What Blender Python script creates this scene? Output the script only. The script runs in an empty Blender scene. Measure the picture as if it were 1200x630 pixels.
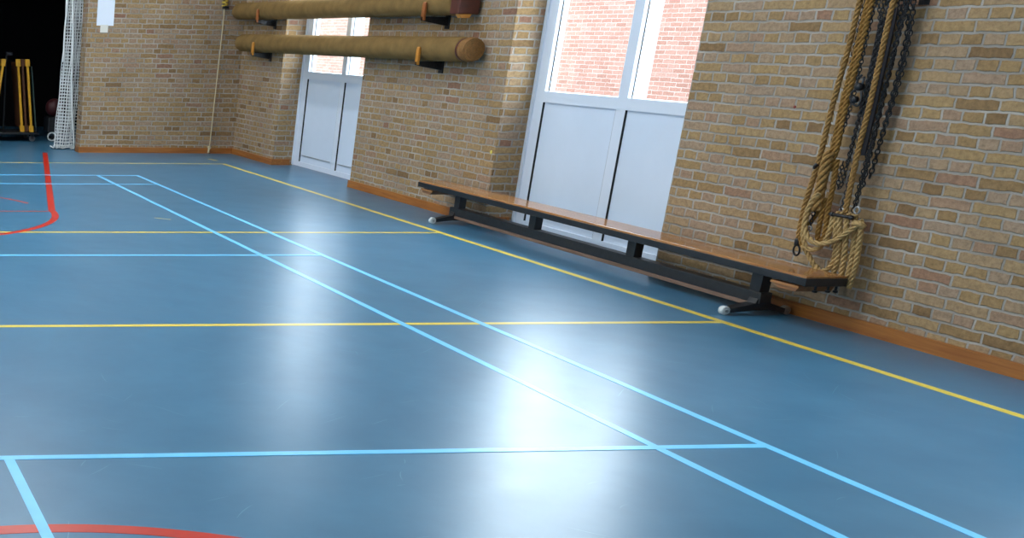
import bpy, bmesh, math, random
from mathutils import Vector, Matrix
random.seed(7)
PI = math.pi
scn = bpy.context.scene
COL = scn.collection

# ------------------------------------------------------------------ camera
cam_d = bpy.data.cameras.new('camera')
cam = bpy.data.objects.new('camera', cam_d)
COL.objects.link(cam)
cam_d.sensor_width = 36.0
cam_d.lens = 40.06
cam_d.shift_x = 0.6007
cam_d.shift_y = 0.0842
cam_d.clip_start = 0.05
R0 = Vector((0.9962918, -0.0845706, 0.0158279)); R1 = Vector((-0.0080005, -0.2742259, -0.9616320)); R2 = Vector((0.0856663, 0.9579394, -0.2738856))
m = Matrix((R0, -R1, -R2)).transposed().to_4x4()
m.translation = Vector((-0.7738, -5.9034, 1.5225))
cam.matrix_world = m
scn.camera = cam

# ------------------------------------------------------------------ view, sky, sun
vs = scn.view_settings
vs.view_transform = 'Standard'
vs.look = 'None'
vs.gamma = 1.0
vs.use_curve_mapping = False
vs.exposure = 0.0
SKY = 15.0
LAMP = 35.0
w = bpy.data.worlds.new('sky')
scn.world = w
w.use_nodes = True
bg = w.node_tree.nodes['Background']
bg.inputs[0].default_value = (0.86, 0.93, 1.0, 1)
bg.inputs[1].default_value = SKY

# ------------------------------------------------------------------ materials
def mat(name, col, rough=0.6, spec=0.5, metal=0.0, noise=0.0, nscale=20.0, bump=0.0, bscale=60.0):
    M = bpy.data.materials.new(name)
    M.use_nodes = True
    nt = M.node_tree
    p = nt.nodes['Principled BSDF']
    p.inputs['Base Color'].default_value = (*col, 1)
    p.inputs['Roughness'].default_value = rough
    p.inputs['Specular IOR Level'].default_value = spec
    p.inputs['Metallic'].default_value = metal
    tc = nt.nodes.new('ShaderNodeTexCoord')
    if noise:
        n = nt.nodes.new('ShaderNodeTexNoise')
        n.inputs['Scale'].default_value = nscale
        n.inputs['Detail'].default_value = 6
        nt.links.new(tc.outputs['Object'], n.inputs['Vector'])
        r = nt.nodes.new('ShaderNodeValToRGB')
        r.color_ramp.elements[0].position = 0.3
        r.color_ramp.elements[1].position = 0.7
        r.color_ramp.elements[0].color = tuple(c * (1 - noise) for c in col) + (1,)
        r.color_ramp.elements[1].color = tuple(min(1, c * (1 + noise)) for c in col) + (1,)
        nt.links.new(n.outputs['Fac'], r.inputs[0])
        nt.links.new(r.outputs[0], p.inputs['Base Color'])
    if bump:
        n2 = nt.nodes.new('ShaderNodeTexNoise')
        n2.inputs['Scale'].default_value = bscale
        nt.links.new(tc.outputs['Object'], n2.inputs['Vector'])
        b = nt.nodes.new('ShaderNodeBump')
        b.inputs['Strength'].default_value = bump
        b.inputs['Distance'].default_value = 0.01
        nt.links.new(n2.outputs['Fac'], b.inputs['Height'])
        nt.links.new(b.outputs[0], p.inputs['Normal'])
    return M

def brick_mat(name, stops, mortar, bw=0.222, rh=0.062, ms=0.0115, squash=0.5, bump=0.6, rough=0.85):
    M = bpy.data.materials.new(name)
    M.use_nodes = True
    nt = M.node_tree
    N, L = nt.nodes.new, nt.links.new
    p = nt.nodes['Principled BSDF']
    p.inputs['Roughness'].default_value = rough
    p.inputs['Specular IOR Level'].default_value = 0.25
    uv = N('ShaderNodeUVMap')
    dn = N('ShaderNodeTexNoise'); dn.inputs['Scale'].default_value = 14; dn.inputs['Detail'].default_value = 3
    L(uv.outputs[0], dn.inputs['Vector'])
    sub = N('ShaderNodeVectorMath'); sub.operation = 'SUBTRACT'; sub.inputs[1].default_value = (.5, .5, .5)
    L(dn.outputs['Color'], sub.inputs[0])
    mul = N('ShaderNodeVectorMath'); mul.operation = 'SCALE'; mul.inputs['Scale'].default_value = 0.022
    L(sub.outputs[0], mul.inputs[0])
    add = N('ShaderNodeVectorMath'); add.operation = 'ADD'
    L(uv.outputs[0], add.inputs[0]); L(mul.outputs[0], add.inputs[1])
    bk = N('ShaderNodeTexBrick')
    bk.offset = 0.5; bk.offset_frequency = 2; bk.squash = squash; bk.squash_frequency = 2
    bk.inputs['Color1'].default_value = (0, 0, 0, 1)
    bk.inputs['Color2'].default_value = (1, 1, 1, 1)
    bk.inputs['Scale'].default_value = 1
    bk.inputs['Mortar Size'].default_value = ms / 2
    bk.inputs['Mortar Smooth'].default_value = 0.5
    bk.inputs['Brick Width'].default_value = bw
    bk.inputs['Row Height'].default_value = rh
    L(add.outputs[0], bk.inputs['Vector'])
    rp = N('ShaderNodeValToRGB')
    cr = rp.color_ramp
    while len(cr.elements) < len(stops):
        cr.elements.new(0.5)
    for e, (pos, c) in zip(cr.elements, stops):
        e.position = pos; e.color = (*c, 1)
    L(bk.outputs['Color'], rp.inputs[0])
    n1 = N('ShaderNodeTexNoise'); n1.inputs['Scale'].default_value = 35; n1.inputs['Detail'].default_value = 6; n1.inputs['Roughness'].default_value = .7
    L(uv.outputs[0], n1.inputs['Vector'])
    mr = N('ShaderNodeMapRange'); mr.inputs[1].default_value = .25; mr.inputs[2].default_value = .75; mr.inputs[3].default_value = .60; mr.inputs[4].default_value = 1.36
    L(n1.outputs['Fac'], mr.inputs[0])
    mm = N('ShaderNodeMix'); mm.data_type = 'RGBA'; mm.blend_type = 'MULTIPLY'; mm.inputs[0].default_value = 1
    L(rp.outputs[0], mm.inputs[6]); L(mr.outputs[0], mm.inputs[7])
    n2 = N('ShaderNodeTexNoise'); n2.inputs['Scale'].default_value = 3.0; n2.inputs['Detail'].default_value = 4
    L(uv.outputs[0], n2.inputs['Vector'])
    mr2 = N('ShaderNodeMapRange'); mr2.inputs[1].default_value = .3; mr2.inputs[2].default_value = .7; mr2.inputs[3].default_value = .7; mr2.inputs[4].default_value = 1.2
    L(n2.outputs['Fac'], mr2.inputs[0])
    mo = N('ShaderNodeMix'); mo.data_type = 'RGBA'; mo.blend_type = 'MULTIPLY'; mo.inputs[0].default_value = 1
    mo.inputs[6].default_value = (*mortar, 1)
    L(mr2.outputs[0], mo.inputs[7])
    mix = N('ShaderNodeMix'); mix.data_type = 'RGBA'
    L(bk.outputs['Fac'], mix.inputs[0]); L(mm.outputs[2], mix.inputs[6]); L(mo.outputs[2], mix.inputs[7])
    L(mix.outputs[2], p.inputs['Base Color'])
    inv = N('ShaderNodeMath'); inv.operation = 'MULTIPLY_ADD'; inv.inputs[1].default_value = -1.0; inv.inputs[2].default_value = 1.0
    L(bk.outputs['Fac'], inv.inputs[0])
    ad = N('ShaderNodeMath'); ad.operation = 'MULTIPLY_ADD'; ad.inputs[1].default_value = 0.5
    L(n1.outputs['Fac'], ad.inputs[0]); L(inv.outputs[0], ad.inputs[2])
    b = N('ShaderNodeBump'); b.inputs['Strength'].default_value = bump; b.inputs['Distance'].default_value = 0.006
    L(ad.outputs[0], b.inputs['Height']); L(b.outputs[0], p.inputs['Normal'])
    return M

def wood_mat(name, c1, c2, rough=0.4, axis=1, scale=1.0, spec=0.5):
    M = bpy.data.materials.new(name)
    M.use_nodes = True
    nt = M.node_tree
    N, L = nt.nodes.new, nt.links.new
    p = nt.nodes['Principled BSDF']
    p.inputs['Roughness'].default_value = rough
    p.inputs['Specular IOR Level'].default_value = spec
    tc = N('ShaderNodeTexCoord')
    mp = N('ShaderNodeMapping')
    sc = [22 * scale] * 3; sc[axis] = 1.3 * scale
    mp.inputs['Scale'].default_value = sc
    L(tc.outputs['Object'], mp.inputs[0])
    n = N('ShaderNodeTexNoise'); n.inputs['Scale'].default_value = 2.2; n.inputs['Detail'].default_value = 8; n.inputs['Distortion'].default_value = .6
    L(mp.outputs[0], n.inputs['Vector'])
    r = N('ShaderNodeValToRGB')
    r.color_ramp.elements[0].position = .3; r.color_ramp.elements[1].position = .7
    r.color_ramp.elements[0].color = (*c1, 1); r.color_ramp.elements[1].color = (*c2, 1)
    L(n.outputs['Fac'], r.inputs[0]); L(r.outputs[0], p.inputs['Base Color'])
    return M

def floor_mat():
    M = bpy.data.materials.new('blue_sports_floor')
    M.use_nodes = True
    nt = M.node_tree
    N, L = nt.nodes.new, nt.links.new
    p = nt.nodes['Principled BSDF']
    tc = N('ShaderNodeTexCoord')
    n = N('ShaderNodeTexNoise'); n.inputs['Scale'].default_value = 2.6; n.inputs['Detail'].default_value = 12; n.inputs['Roughness'].default_value = .62
    L(tc.outputs['Object'], n.inputs['Vector'])
    r = N('ShaderNodeValToRGB')
    r.color_ramp.elements[0].position = .3; r.color_ramp.elements[1].position = .72
    r.color_ramp.elements[0].color = (0.040, 0.142, 0.248, 1)
    r.color_ramp.elements[1].color = (0.058, 0.184, 0.306, 1)
    L(n.outputs['Fac'], r.inputs[0])
    last = r.outputs[0]
    L(last, p.inputs['Base Color'])
    n3 = N('ShaderNodeTexNoise'); n3.inputs['Scale'].default_value = 5; n3.inputs['Detail'].default_value = 8
    L(tc.outputs['Object'], n3.inputs['Vector'])
    mr = N('ShaderNodeMapRange'); mr.inputs[3].default_value = .285; mr.inputs[4].default_value = .335
    L(n3.outputs['Fac'], mr.inputs[0]); L(mr.outputs[0], p.inputs['Roughness'])
    p.inputs['Specular IOR Level'].default_value = 0.52
    return M

def glass_mat():
    M = bpy.data.materials.new('window_glass')
    M.use_nodes = True
    nt = M.node_tree
    nt.nodes.clear()
    N, L = nt.nodes.new, nt.links.new
    o = N('ShaderNodeOutputMaterial')
    t = N('ShaderNodeBsdfTransparent'); t.inputs[0].default_value = (.94, .97, .97, 1)
    g = N('ShaderNodeBsdfGlossy'); g.inputs['Roughness'].default_value = .02
    lw = N('ShaderNodeLayerWeight'); lw.inputs[0].default_value = .5
    pw = N('ShaderNodeMath'); pw.operation = 'POWER'; pw.inputs[1].default_value = 4.0
    f = N('ShaderNodeMath'); f.operation = 'MULTIPLY_ADD'; f.inputs[1].default_value = .8; f.inputs[2].default_value = .04
    L(lw.outputs['Facing'], pw.inputs[0]); L(pw.outputs[0], f.inputs[0])
    mx = N('ShaderNodeMixShader')
    L(f.outputs[0], mx.inputs[0]); L(t.outputs[0], mx.inputs[1]); L(g.outputs[0], mx.inputs[2]); L(mx.outputs[0], o.inputs[0])
    return M

def emit_mat(name, col, s):
    M = bpy.data.materials.new(name)
    M.use_nodes = True
    nt = M.node_tree
    nt.nodes.clear()
    o = nt.nodes.new('ShaderNodeOutputMaterial')
    e = nt.nodes.new('ShaderNodeEmission')
    e.inputs[0].default_value = (*col, 1); e.inputs[1].default_value = s
    nt.links.new(e.outputs[0], o.inputs[0])
    return M

YB = brick_mat('yellow_brick', [(0.0, (.20, .118, .055)), (.10, (.285, .178, .082)), (.35, (.345, .225, .106)), (.6, (.335, .225, .130)), (.86, (.325, .225, .152)), (.965, (.320, .200, .127)), (.99, (.28, .155, .097)), (1.0, (.24, .125, .08))], (.36, .325, .285), ms=.0165, bump=.9)
RB = brick_mat('red_facade_brick', [(0, (.165, .082, .064)), (.5, (.195, .100, .079)), (1, (.215, .124, .103))], (.27, .225, .21), rh=.0625, squash=1.0, bump=.3)
FLOOR = floor_mat()
def line_mat(name, col):
    return mat(name, col, rough=.31, spec=.5, noise=.05, nscale=9)
L_BLUE = line_mat('light_blue_line_paint', (.16, .56, .92))
L_YELLOW = line_mat('yellow_line_paint', (.74, .56, .08))
L_RED = line_mat('red_line_paint', (.52, .024, .008))
SKIRT = wood_mat('orange_brown_skirting', (.25, .078, .014), (.41, .155, .030), .45, axis=1)
WHITE = mat('white_window_paint', (.66, .73, .84), .35)
PANEL = mat('white_door_panel', (.63, .72, .85), .4, noise=.02, nscale=3)
GASKET = mat('black_gasket', (.006, .007, .007), .7)
GLASS = glass_mat()
SEAT = wood_mat('varnished_bench_wood', (.28, .115, .036), (.46, .215, .075), .11, axis=1)
SEAT_D = wood_mat('dark_bench_wood', (.16, .065, .025), (.30, .13, .05), .5, axis=1)
WORN = wood_mat('worn_brown_beam', (.12, .070, .046), (.21, .125, .085), .6, axis=1)
BLACKP = mat('black_bench_paint', (.014, .015, .018), .42, noise=.3, nscale=30)
RUBBER = mat('pale_rubber_roller', (.55, .60, .60), .5)
STEEL = mat('worn_steel', (.35, .36, .37), .35, metal=.9)
IRON = mat('black_iron', (.018, .019, .022), .38, metal=.4, noise=.4, nscale=60)
DULL = mat('dull_grey_chain', (.045, .047, .052), .35, metal=.6, noise=.5, nscale=70)
BLACKRUB = mat('black_rubber_strap', (.012, .012, .018), .5)
ROPE = mat('tan_hemp_rope', (.36, .205, .072), .9, spec=.15, noise=.3, nscale=90, bump=.5, bscale=260)
ROPE_P = mat('pale_hemp_rope', (.45, .30, .13), .9, spec=.15, noise=.25, nscale=90, bump=.5, bscale=260)
ROPE_O = mat('ochre_hemp_rope', (.30, .160, .045), .9, spec=.15, noise=.3, nscale=90, bump=.5, bscale=260)
CANVAS = mat('olive_brown_canvas', (.195, .118, .040), .85, spec=.2, noise=.18, nscale=9, bump=.4, bscale=90)
CAPM = mat('brown_roll_end', (.22, .100, .024), .8, noise=.25, nscale=60, bump=.3, bscale=150)
MAROON = mat('maroon_end_block', (.085, .020, .012), .5, noise=.2, nscale=20)
ORANGEW = mat('orange_varnished_peg', (.55, .22, .03), .4, noise=.15, nscale=20)
REDW = mat('dark_red_varnished_peg', (.33, .10, .025), .4, noise=.15, nscale=20)
PAPER = mat('white_paper', (.74, .80, .90), .7)
PAPER_W = mat('cream_card', (.72, .70, .64), .7)
NETM = mat('white_net_cord', (.74, .76, .76), .8)
CORD = mat('beige_cord', (.62, .52, .33), .9)
SHADEW = mat('shade_black_store_wall', (.006, .006, .007), .95, spec=.05)  # near-black colour stands in for the deep shade inside the store
YEL = mat('yellow_hurdle_paint', (.72, .36, .02), .45, noise=.1, nscale=15)
ORBR = mat('brown_hurdle_wood', (.10, .032, .008), .6, noise=.2, nscale=20)
GREENG = mat('grey_green_board', (.05, .085, .075), .6)
GREY = mat('grey_plastic', (.10, .10, .11), .5)
CEIL = mat('ceiling_board', (.62, .62, .60), .9, noise=.05, nscale=4)
PLASTER = mat('pale_wall_paint', (.45, .43, .38), .9, noise=.05, nscale=2)
CONC = mat('outside_paving', (.35, .34, .33), .9, noise=.15, nscale=3)
ZINC = mat('zinc_roof_edge', (.35, .36, .37), .5)
LAMPM = emit_mat('lamp_diffuser', (.92, .97, 1.0), LAMP)
TRAY = mat('lamp_tray', (.7, .7, .7), .5)

# ------------------------------------------------------------------ mesh helpers
def link(name, me, parent=None):
    o = bpy.data.objects.new(name, me)
    COL.objects.link(o)
    if parent is not None:
        o.parent = parent
    return o

def obj(name, bm, material, parent=None, smooth=False, bevel=0.0, seg=2):
    bmesh.ops.recalc_face_normals(bm, faces=bm.faces[:])
    if bevel:
        bmesh.ops.bevel(bm, geom=bm.edges[:], offset=bevel, segments=seg, affect='EDGES', profile=.5, clamp_overlap=True)
    me = bpy.data.meshes.new(name)
    bm.to_mesh(me)
    bm.free()
    me.materials.append(material)
    if smooth:
        for p in me.polygons:
            p.use_smooth = True
    return link(name, me, parent)

def box(bm, x0, x1, y0, y1, z0, z1):
    v = [bm.verts.new(c) for c in ((x0, y0, z0), (x1, y0, z0), (x1, y1, z0), (x0, y1, z0), (x0, y0, z1), (x1, y0, z1), (x1, y1, z1), (x0, y1, z1))]
    for f in ((0, 3, 2, 1), (4, 5, 6, 7), (0, 1, 5, 4), (1, 2, 6, 5), (2, 3, 7, 6), (3, 0, 4, 7)):
        bm.faces.new([v[i] for i in f])

def boxes(*bs):
    bm = bmesh.new()
    for b in bs:
        box(bm, *b)
    return bm

def prism(bm, pts, axis, a0, a1):
    """extrude a 2D polygon along an axis (0 x, 1 y, 2 z)."""
    def mk(p, a):
        c = [p[0], p[1]]
        c.insert(axis, a)
        return bm.verts.new(c)
    A = [mk(p, a0) for p in pts]
    B = [mk(p, a1) for p in pts]
    bm.faces.new(A); bm.faces.new(B[::-1])
    n = len(pts)
    for i in range(n):
        bm.faces.new((A[i], B[i], B[(i + 1) % n], A[(i + 1) % n]))

def lathe(bm, prof, axis, centre, n=20):
    """prof: list of (radius, along); axis 0/1/2"""
    rings = []
    for r, a in prof:
        ring = []
        for k in range(n):
            t = 2 * PI * k / n
            c = [r * math.cos(t), r * math.sin(t)]
            c.insert(axis, a)
            ring.append(bm.verts.new(Vector(c) + Vector(centre)))
        rings.append(ring)
    for A, B in zip(rings, rings[1:]):
        for k in range(n):
            bm.faces.new((A[k], A[(k + 1) % n], B[(k + 1) % n], B[k]))
    bm.faces.new(rings[0]); bm.faces.new(rings[-1][::-1])

def smooth_path(pts, step):
    """Catmull-Rom through the points, resampled to about step"""
    P = [Vector(p) for p in pts]
    if len(P) == 2:
        P = [P[0], P[0].lerp(P[1], .5), P[1]]
    Q = [P[0] * 2 - P[1]] + P + [P[-1] * 2 - P[-2]]
    dense = []
    for i in range(1, len(Q) - 2):
        a, b, c, d = Q[i - 1], Q[i], Q[i + 1], Q[i + 2]
        k = max(4, int((c - b).length / step * 3))
        for j in range(k):
            t = j / k
            dense.append(.5 * ((2 * b) + (c - a) * t + (2 * a - 5 * b + 4 * c - d) * t * t + (3 * b - a - 3 * c + d) * t ** 3))
    dense.append(P[-1])
    L = [0]
    for a, b in zip(dense, dense[1:]):
        L.append(L[-1] + (b - a).length)
    n = max(2, int(round(L[-1] / step)))
    out = []
    j = 0
    for i in range(n + 1):
        s = L[-1] * i / n
        while j < len(L) - 2 and L[j + 1] < s:
            j += 1
        t = (s - L[j]) / max(1e-9, L[j + 1] - L[j])
        out.append(dense[j].lerp(dense[j + 1], min(1, t)))
    return out

def frames(path):
    n = len(path)
    T = [(path[min(i + 1, n - 1)] - path[max(i - 1, 0)]).normalized() for i in range(n)]
    up = Vector((1, 0, 0))
    if abs(T[0].dot(up)) > .9:
        up = Vector((0, 0, 1))
    U = (up - T[0] * up.dot(T[0])).normalized()
    out = []
    for i in range(n):
        U = (U - T[i] * U.dot(T[i])).normalized()
        out.append((T[i], U, T[i].cross(U)))
    return out

def tube(bm, path, r, n=8):
    F = frames(path)
    rings = []
    for i, (c, (t, u, v)) in enumerate(zip(path, F)):
        rr = r[i] if isinstance(r, (list, tuple)) else r
        rings.append([bm.verts.new(c + (u * math.cos(2 * PI * k / n) + v * math.sin(2 * PI * k / n)) * rr) for k in range(n)])
    for A, B in zip(rings, rings[1:]):
        for k in range(n):
            bm.faces.new((A[k], A[(k + 1) % n], B[(k + 1) % n], B[k]))
    bm.faces.new(rings[0][::-1]); bm.faces.new(rings[-1])

def rope(bm, pts, R, pitch=None, strands=3):
    """a laid rope: three strands twisted round the path"""
    pitch = pitch or R * 6.5
    path = smooth_path(pts, pitch / 9)
    F = frames(path)
    s = 0
    off, rs = (R * .54, R * .50) if strands == 3 else (R * .64, R * .40)
    S = [[] for _ in range(strands)]
    for i, (c, (t, u, v)) in enumerate(zip(path, F)):
        if i:
            s += (path[i] - path[i - 1]).length
        for k in range(strands):
            a = 2 * PI * (s / pitch + k / strands)
            S[k].append(c + (u * math.cos(a) + v * math.sin(a)) * off)
    for st in S:
        tube(bm, st, rs, 7)

def ring(bm, c, ax_u, ax_v, a, b, r, n=16, m_=6):
    """closed oval ring in the plane of u, v"""
    c, u, v = Vector(c), Vector(ax_u).normalized(), Vector(ax_v).normalized()
    w_ = u.cross(v)
    R_ = []
    for i in range(n):
        t = 2 * PI * i / n
        p = c + u * a * math.cos(t) + v * b * math.sin(t)
        nrm = (u * math.cos(t) * b + v * math.sin(t) * a).normalized()
        R_.append([bm.verts.new(p + (nrm * math.cos(2 * PI * k / m_) + w_ * math.sin(2 * PI * k / m_)) * r) for k in range(m_)])
    for i in range(n):
        A, B = R_[i], R_[(i + 1) % n]
        for k in range(m_):
            bm.faces.new((A[k], A[(k + 1) % m_], B[(k + 1) % m_], B[k]))

def chain(bm, pts, pitch=.021, wd=.0075, r=.0028):
    path = smooth_path(pts, pitch)
    for i, (c, (t, u, v)) in enumerate(zip(path, frames(path))):
        side = u if i % 2 else v
        side = (side + (v if i % 2 else u * -1) * .6).normalized()
        ring(bm, c, t, side, pitch * .66, wd, r, 10, 5)

def tag(o, label, cat, group=None):
    o['label'] = label
    o['category'] = cat
    if group:
        o['group'] = group
    return o

def empty(name, loc=(0, 0, 0), rz=0.0):
    o = bpy.data.objects.new(name, None)
    o.empty_display_size = .1
    COL.objects.link(o)
    o.location = loc
    o.rotation_euler = (0, 0, rz)
    return o

def thing(name, label, cat, loc=(0, 0, 0), rz=0.0, group=None):
    return tag(empty(name, loc, rz), label, cat, group)

def box_uv(o):
    """metre UVs by face direction: (y,z) on x-faces, (x,z) on y-faces, (x,y) on z-faces"""
    me = o.data
    uv = me.uv_layers.new(name='UVMap')
    for p in me.polygons:
        n = p.normal
        a = max(range(3), key=lambda i: abs(n[i]))
        for li in p.loop_indices:
            c = me.vertices[me.loops[li].vertex_index].co
            uv.data[li].uv = ((c.y + 40, c.z + 40.006), (c.x + 40.03, c.z + 40.006), (c.x + 40, c.y + 40))[a]

def struct(name, bm, material, parent=None, uv=False, **k):
    o = obj(name, bm, material, parent, **k)
    if parent is None:
        o['kind'] = 'structure'
    if uv:
        box_uv(o)
    return o

def copy_tree(o, parent=None):
    c = o.copy()
    COL.objects.link(c)
    if parent is not None:
        c.parent = parent
    for ch in list(o.children):
        copy_tree(ch, c)
    return c

# ------------------------------------------------------------------ room shell
WX, FX = 5.065, 5.32          # inner face of the right wall, window plane
FY = 9.17                     # far wall
BY, LX, CZ = -9.4, -5.05, 5.2
OPEN = [(5.78, 7.83), (1.295, 3.31), (-3.20, -1.21), (-7.70, -5.71)]   # window openings along the right wall
LINT = 3.2
OX0, OX1, OZ = -1.0, 2.97, 2.9                                        # store opening

fl = struct('floor', boxes((LX, FX + .14, BY, 13.6, -.1, 0)), FLOOR)

bm = bmesh.new()
ys = [BY]
for a, b in sorted(OPEN):
    ys += [a, b]
ys.append(FY)
for i in range(0, len(ys), 2):
    box(bm, WX, FX, ys[i], ys[i + 1], 0, LINT)
box(bm, WX, FX, BY, FY, LINT, CZ)
wr = struct('wall_right', bm, YB, uv=True)
struct('wall_far', boxes((OX1, FX, FY, FY + .25, 0, OZ), (LX, OX0, FY, FY + .25, 0, OZ), (LX, FX, FY, FY + .25, OZ, CZ)), YB, uv=True)
LZ0, LZ1 = 2.5, 3.4                                                    # clerestory band on the left wall, unseen, added to light the right wall
ADDED_LWIN = [(-8.0, -5.4), (-4.2, -1.6), (-.4, 2.2), (3.4, 6.0)]
bm = bmesh.new()
box(bm, LX - .2, LX, BY, FY, 0, LZ0); box(bm, LX - .2, LX, BY, FY, LZ1, CZ)
yy = [BY] + [q for ab in ADDED_LWIN for q in ab] + [FY]
for i in range(0, len(yy), 2):
    box(bm, LX - .2, LX, yy[i], yy[i + 1], LZ0, LZ1)
struct('wall_left', bm, PLASTER)
struct('wall_back', boxes((LX - .2, FX, BY - .2, BY, 0, CZ)), PLASTER)
struct('ceiling', boxes((LX - .2, FX, BY - .2, FY + .25, CZ, CZ + .15)), CEIL)
# equipment store behind the opening
struct('wall_store', boxes((OX0 - .8, FX, 13.4, 13.6, 0, OZ + .2), (OX0 - 1.0, OX0 - .8, FY + .25, 13.6, 0, OZ + .2), (FX - .3, FX, FY + .25, 13.4, 0, OZ + .2), (OX0 - .8, FX - .3, FY + .25, 13.4, OZ + .05, OZ + .2)), SHADEW)

# skirting boards
bt, bh = .015, .074
bm = bmesh.new()
for i in range(0, len(ys), 2):
    box(bm, WX - bt, WX, ys[i] - (bt if i else 0), ys[i + 1] + (bt if i + 2 < len(ys) else -bt), 0, bh)
    if i + 2 < len(ys):
        box(bm, WX, FX - .002, ys[i + 1], ys[i + 1] + bt, 0, bh) if False else None
    if i:
        box(bm, WX, FX - .04, ys[i] - bt, ys[i], 0, bh)
struct('baseboard_right', bm, SKIRT)
struct('baseboard_far', boxes((OX1 - bt, WX - bt, FY - bt, FY, 0, bh), (OX1 - bt, OX1, FY, FY + .2, 0, bh)), wood_mat('orange_brown_skirting_far', (.25, .078, .014), (.41, .155, .030), .45, axis=0))

# small marks on the right wall
def disc(bm, c, r, t):
    lathe(bm, [(r * .8, c[0] - t), (r, c[0] - t * .4), (r, c[0] + t)], 0, (0, c[1], c[2]), 12)
bm = bmesh.new(); disc(bm, (WX, 3.36, .615), .016, .004); obj('yellow_plug', bm, mat('yellow_plug_plastic', (.75, .60, .10), .5), wr)
bm = bmesh.new(); disc(bm, (WX, .46, 1.175), .009, .004); obj('red_plug', bm, mat('red_plug_plastic', (.20, .02, .01), .5), wr)

# ------------------------------------------------------------------ windows with white lower panels
def window(name, y0, y1, gl, gr):
    """opening y0..y1 (y1 = far jamb); gl = far edge of the far bay, gr = near edge of far bay (mullion)"""
    root = empty(name, (FX, (y0 + y1) / 2, 0))
    root['kind'] = 'structure'
    oy = (y0 + y1) / 2
    mw = .10
    d0, d1 = 0.0, .085          # frame depth
    jl = gl                      # inner edge of far jamb
    jr = gr - mw - (gl - gr)     # inner edge of near jamb
    top = LINT
    A = y1 + .10
    B = min(y0 - .10, jr - .12)
    def b(*q):
        return (q[0], q[1], q[2] - oy, q[3] - oy, q[4], q[5])
    zs, zr0, zr1 = .066, 1.042, 1.130
    # outer frame
    obj('frame', boxes(b(d0, d1, jl, A, .012, top + .1), b(d0, d1, B, jr, .012, top + .1), b(d0, d1, jr, jl, top - .12, top + .1), b(d0, d1, jr, jl, .012, zs)), WHITE, root)
    # slim raised edge round the far jamb
    obj('frame_bead', boxes(b(d0 - .012, d0, y1 - .035, y1, .012, top)), WHITE, root)
    obj('mullion', boxes(b(d0, d1, gr - mw, gr, zs, top - .12)), WHITE, root)
    for i, (a, c) in enumerate(((gr, jl), (jr, gr - mw))):
        obj('rail', boxes(b(d0, d1, a, c, zr0, zr1)), WHITE, root)
        # recessed solid panel
        obj('panel', boxes(b(d0 + .017, d0 + .05, a + .001, c - .001, zs, zr0)), PANEL, root)
        obj('gasket', boxes(b(d0 + .001, d0 + .018, c - .003, c, zs, zr0), b(d0 + .001, d0 + .018, a, a + .003, zs, zr0)), GASKET, root)
        obj('weather_bar', boxes(b(d0 + .006, d0 + .0175, a + .06, c - .05, zs + .075, zs + .080)), STEEL, root)
        # glass
        obj('pane', boxes(b(d0 + .036, d0 + .042, a, c, zr1, top - .12)), GLASS, root)
        obj('glazing_seal', boxes(b(d0 + .030, d0 + .0355, c - .004, c, zr1, top - .12), b(d0 + .030, d0 + .0355, a, a + .004, zr1, top - .12)), GASKET, root)
    # outside post behind the mullion
    obj('outer_post', boxes(b(d1, d1 + .06, gr - mw, gr - .01, zr1, top - .12)), WHITE, root)
    obj('outer_sill', boxes(b(d1, d1 + .05, jr, jl, zr1 - .06, zr1 - .01)), WHITE, root)
    return root
window('window_1', *OPEN[0], 7.655, 6.790)
window('window_2', *OPEN[1], 3.165, 2.297)
window('window_3', *OPEN[2], -1.345, -2.205)
window('window_4', *OPEN[3], -5.845, -6.705)

for n_, (a, b) in enumerate(ADDED_LWIN):  # unseen left windows, added to bring in daylight
    root = empty('window_%d' % (5 + n_), (LX - .12, (a + b) / 2, LZ0))
    root['kind'] = 'structure'
    h_, w2 = LZ1 - LZ0, (b - a) / 2
    obj('frame', boxes((-.03, .03, -w2, w2, 0, .06), (-.03, .03, -w2, w2, h_ - .06, h_), (-.03, .03, -w2, -w2 + .06, .06, h_ - .06), (-.03, .03, w2 - .06, w2, .06, h_ - .06), (-.03, .03, -.03, .03, .06, h_ - .06)), WHITE, root)
    for q in (-w2 + .06, .03):
        obj('pane', boxes((-.003, .003, q, q + w2 - .09, .06, h_ - .06)), GLASS, root)
    ld = bpy.data.lights.new('window_daylight', 'AREA')
    ld.shape = 'RECTANGLE'; ld.size = h_; ld.size_y = b - a
    ld.cycles.is_portal = True
    lo_ = bpy.data.objects.new('window_daylight', ld)
    COL.objects.link(lo_)
    lo_.location = (LX - .22, (a + b) / 2, LZ0 + h_ / 2)
    lo_.rotation_euler = (0, -PI / 2, 0)

# daylight portals in the real openings
for a, b in OPEN:
    ld = bpy.data.lights.new('window_daylight', 'AREA')
    ld.shape = 'RECTANGLE'
    ld.size = LINT - 1.2
    ld.size_y = b - a
    ld.cycles.is_portal = True
    lo = bpy.data.objects.new('window_daylight', ld)
    COL.objects.link(lo)
    lo.location = (FX + .2, (a + b) / 2, (LINT + 1.13) / 2)
    lo.rotation_euler = (0, PI / 2, 0)

# ------------------------------------------------------------------ outside
EX = 11.5
bm = boxes((EX, EX + 4, -6, 34, -.1, 2.55))
bd = thing('school_building', 'pale red brick building seen outside through the window panes', 'building', (EX, 14, 0))
o = obj('facade', bm, RB); box_uv(o); o.parent = bd; o.matrix_parent_inverse = Matrix.Translation((-EX, -14, 0))
o = obj('roof_edge', boxes((EX - .12, EX + 4, -6.1, 34.1, 2.55, 2.75)), ZINC); o.parent = bd; o.matrix_parent_inverse = Matrix.Translation((-EX, -14, 0))
struct('ground', boxes((FX + .14, 40, -30, 50, -.25, -.1)), CONC)

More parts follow.
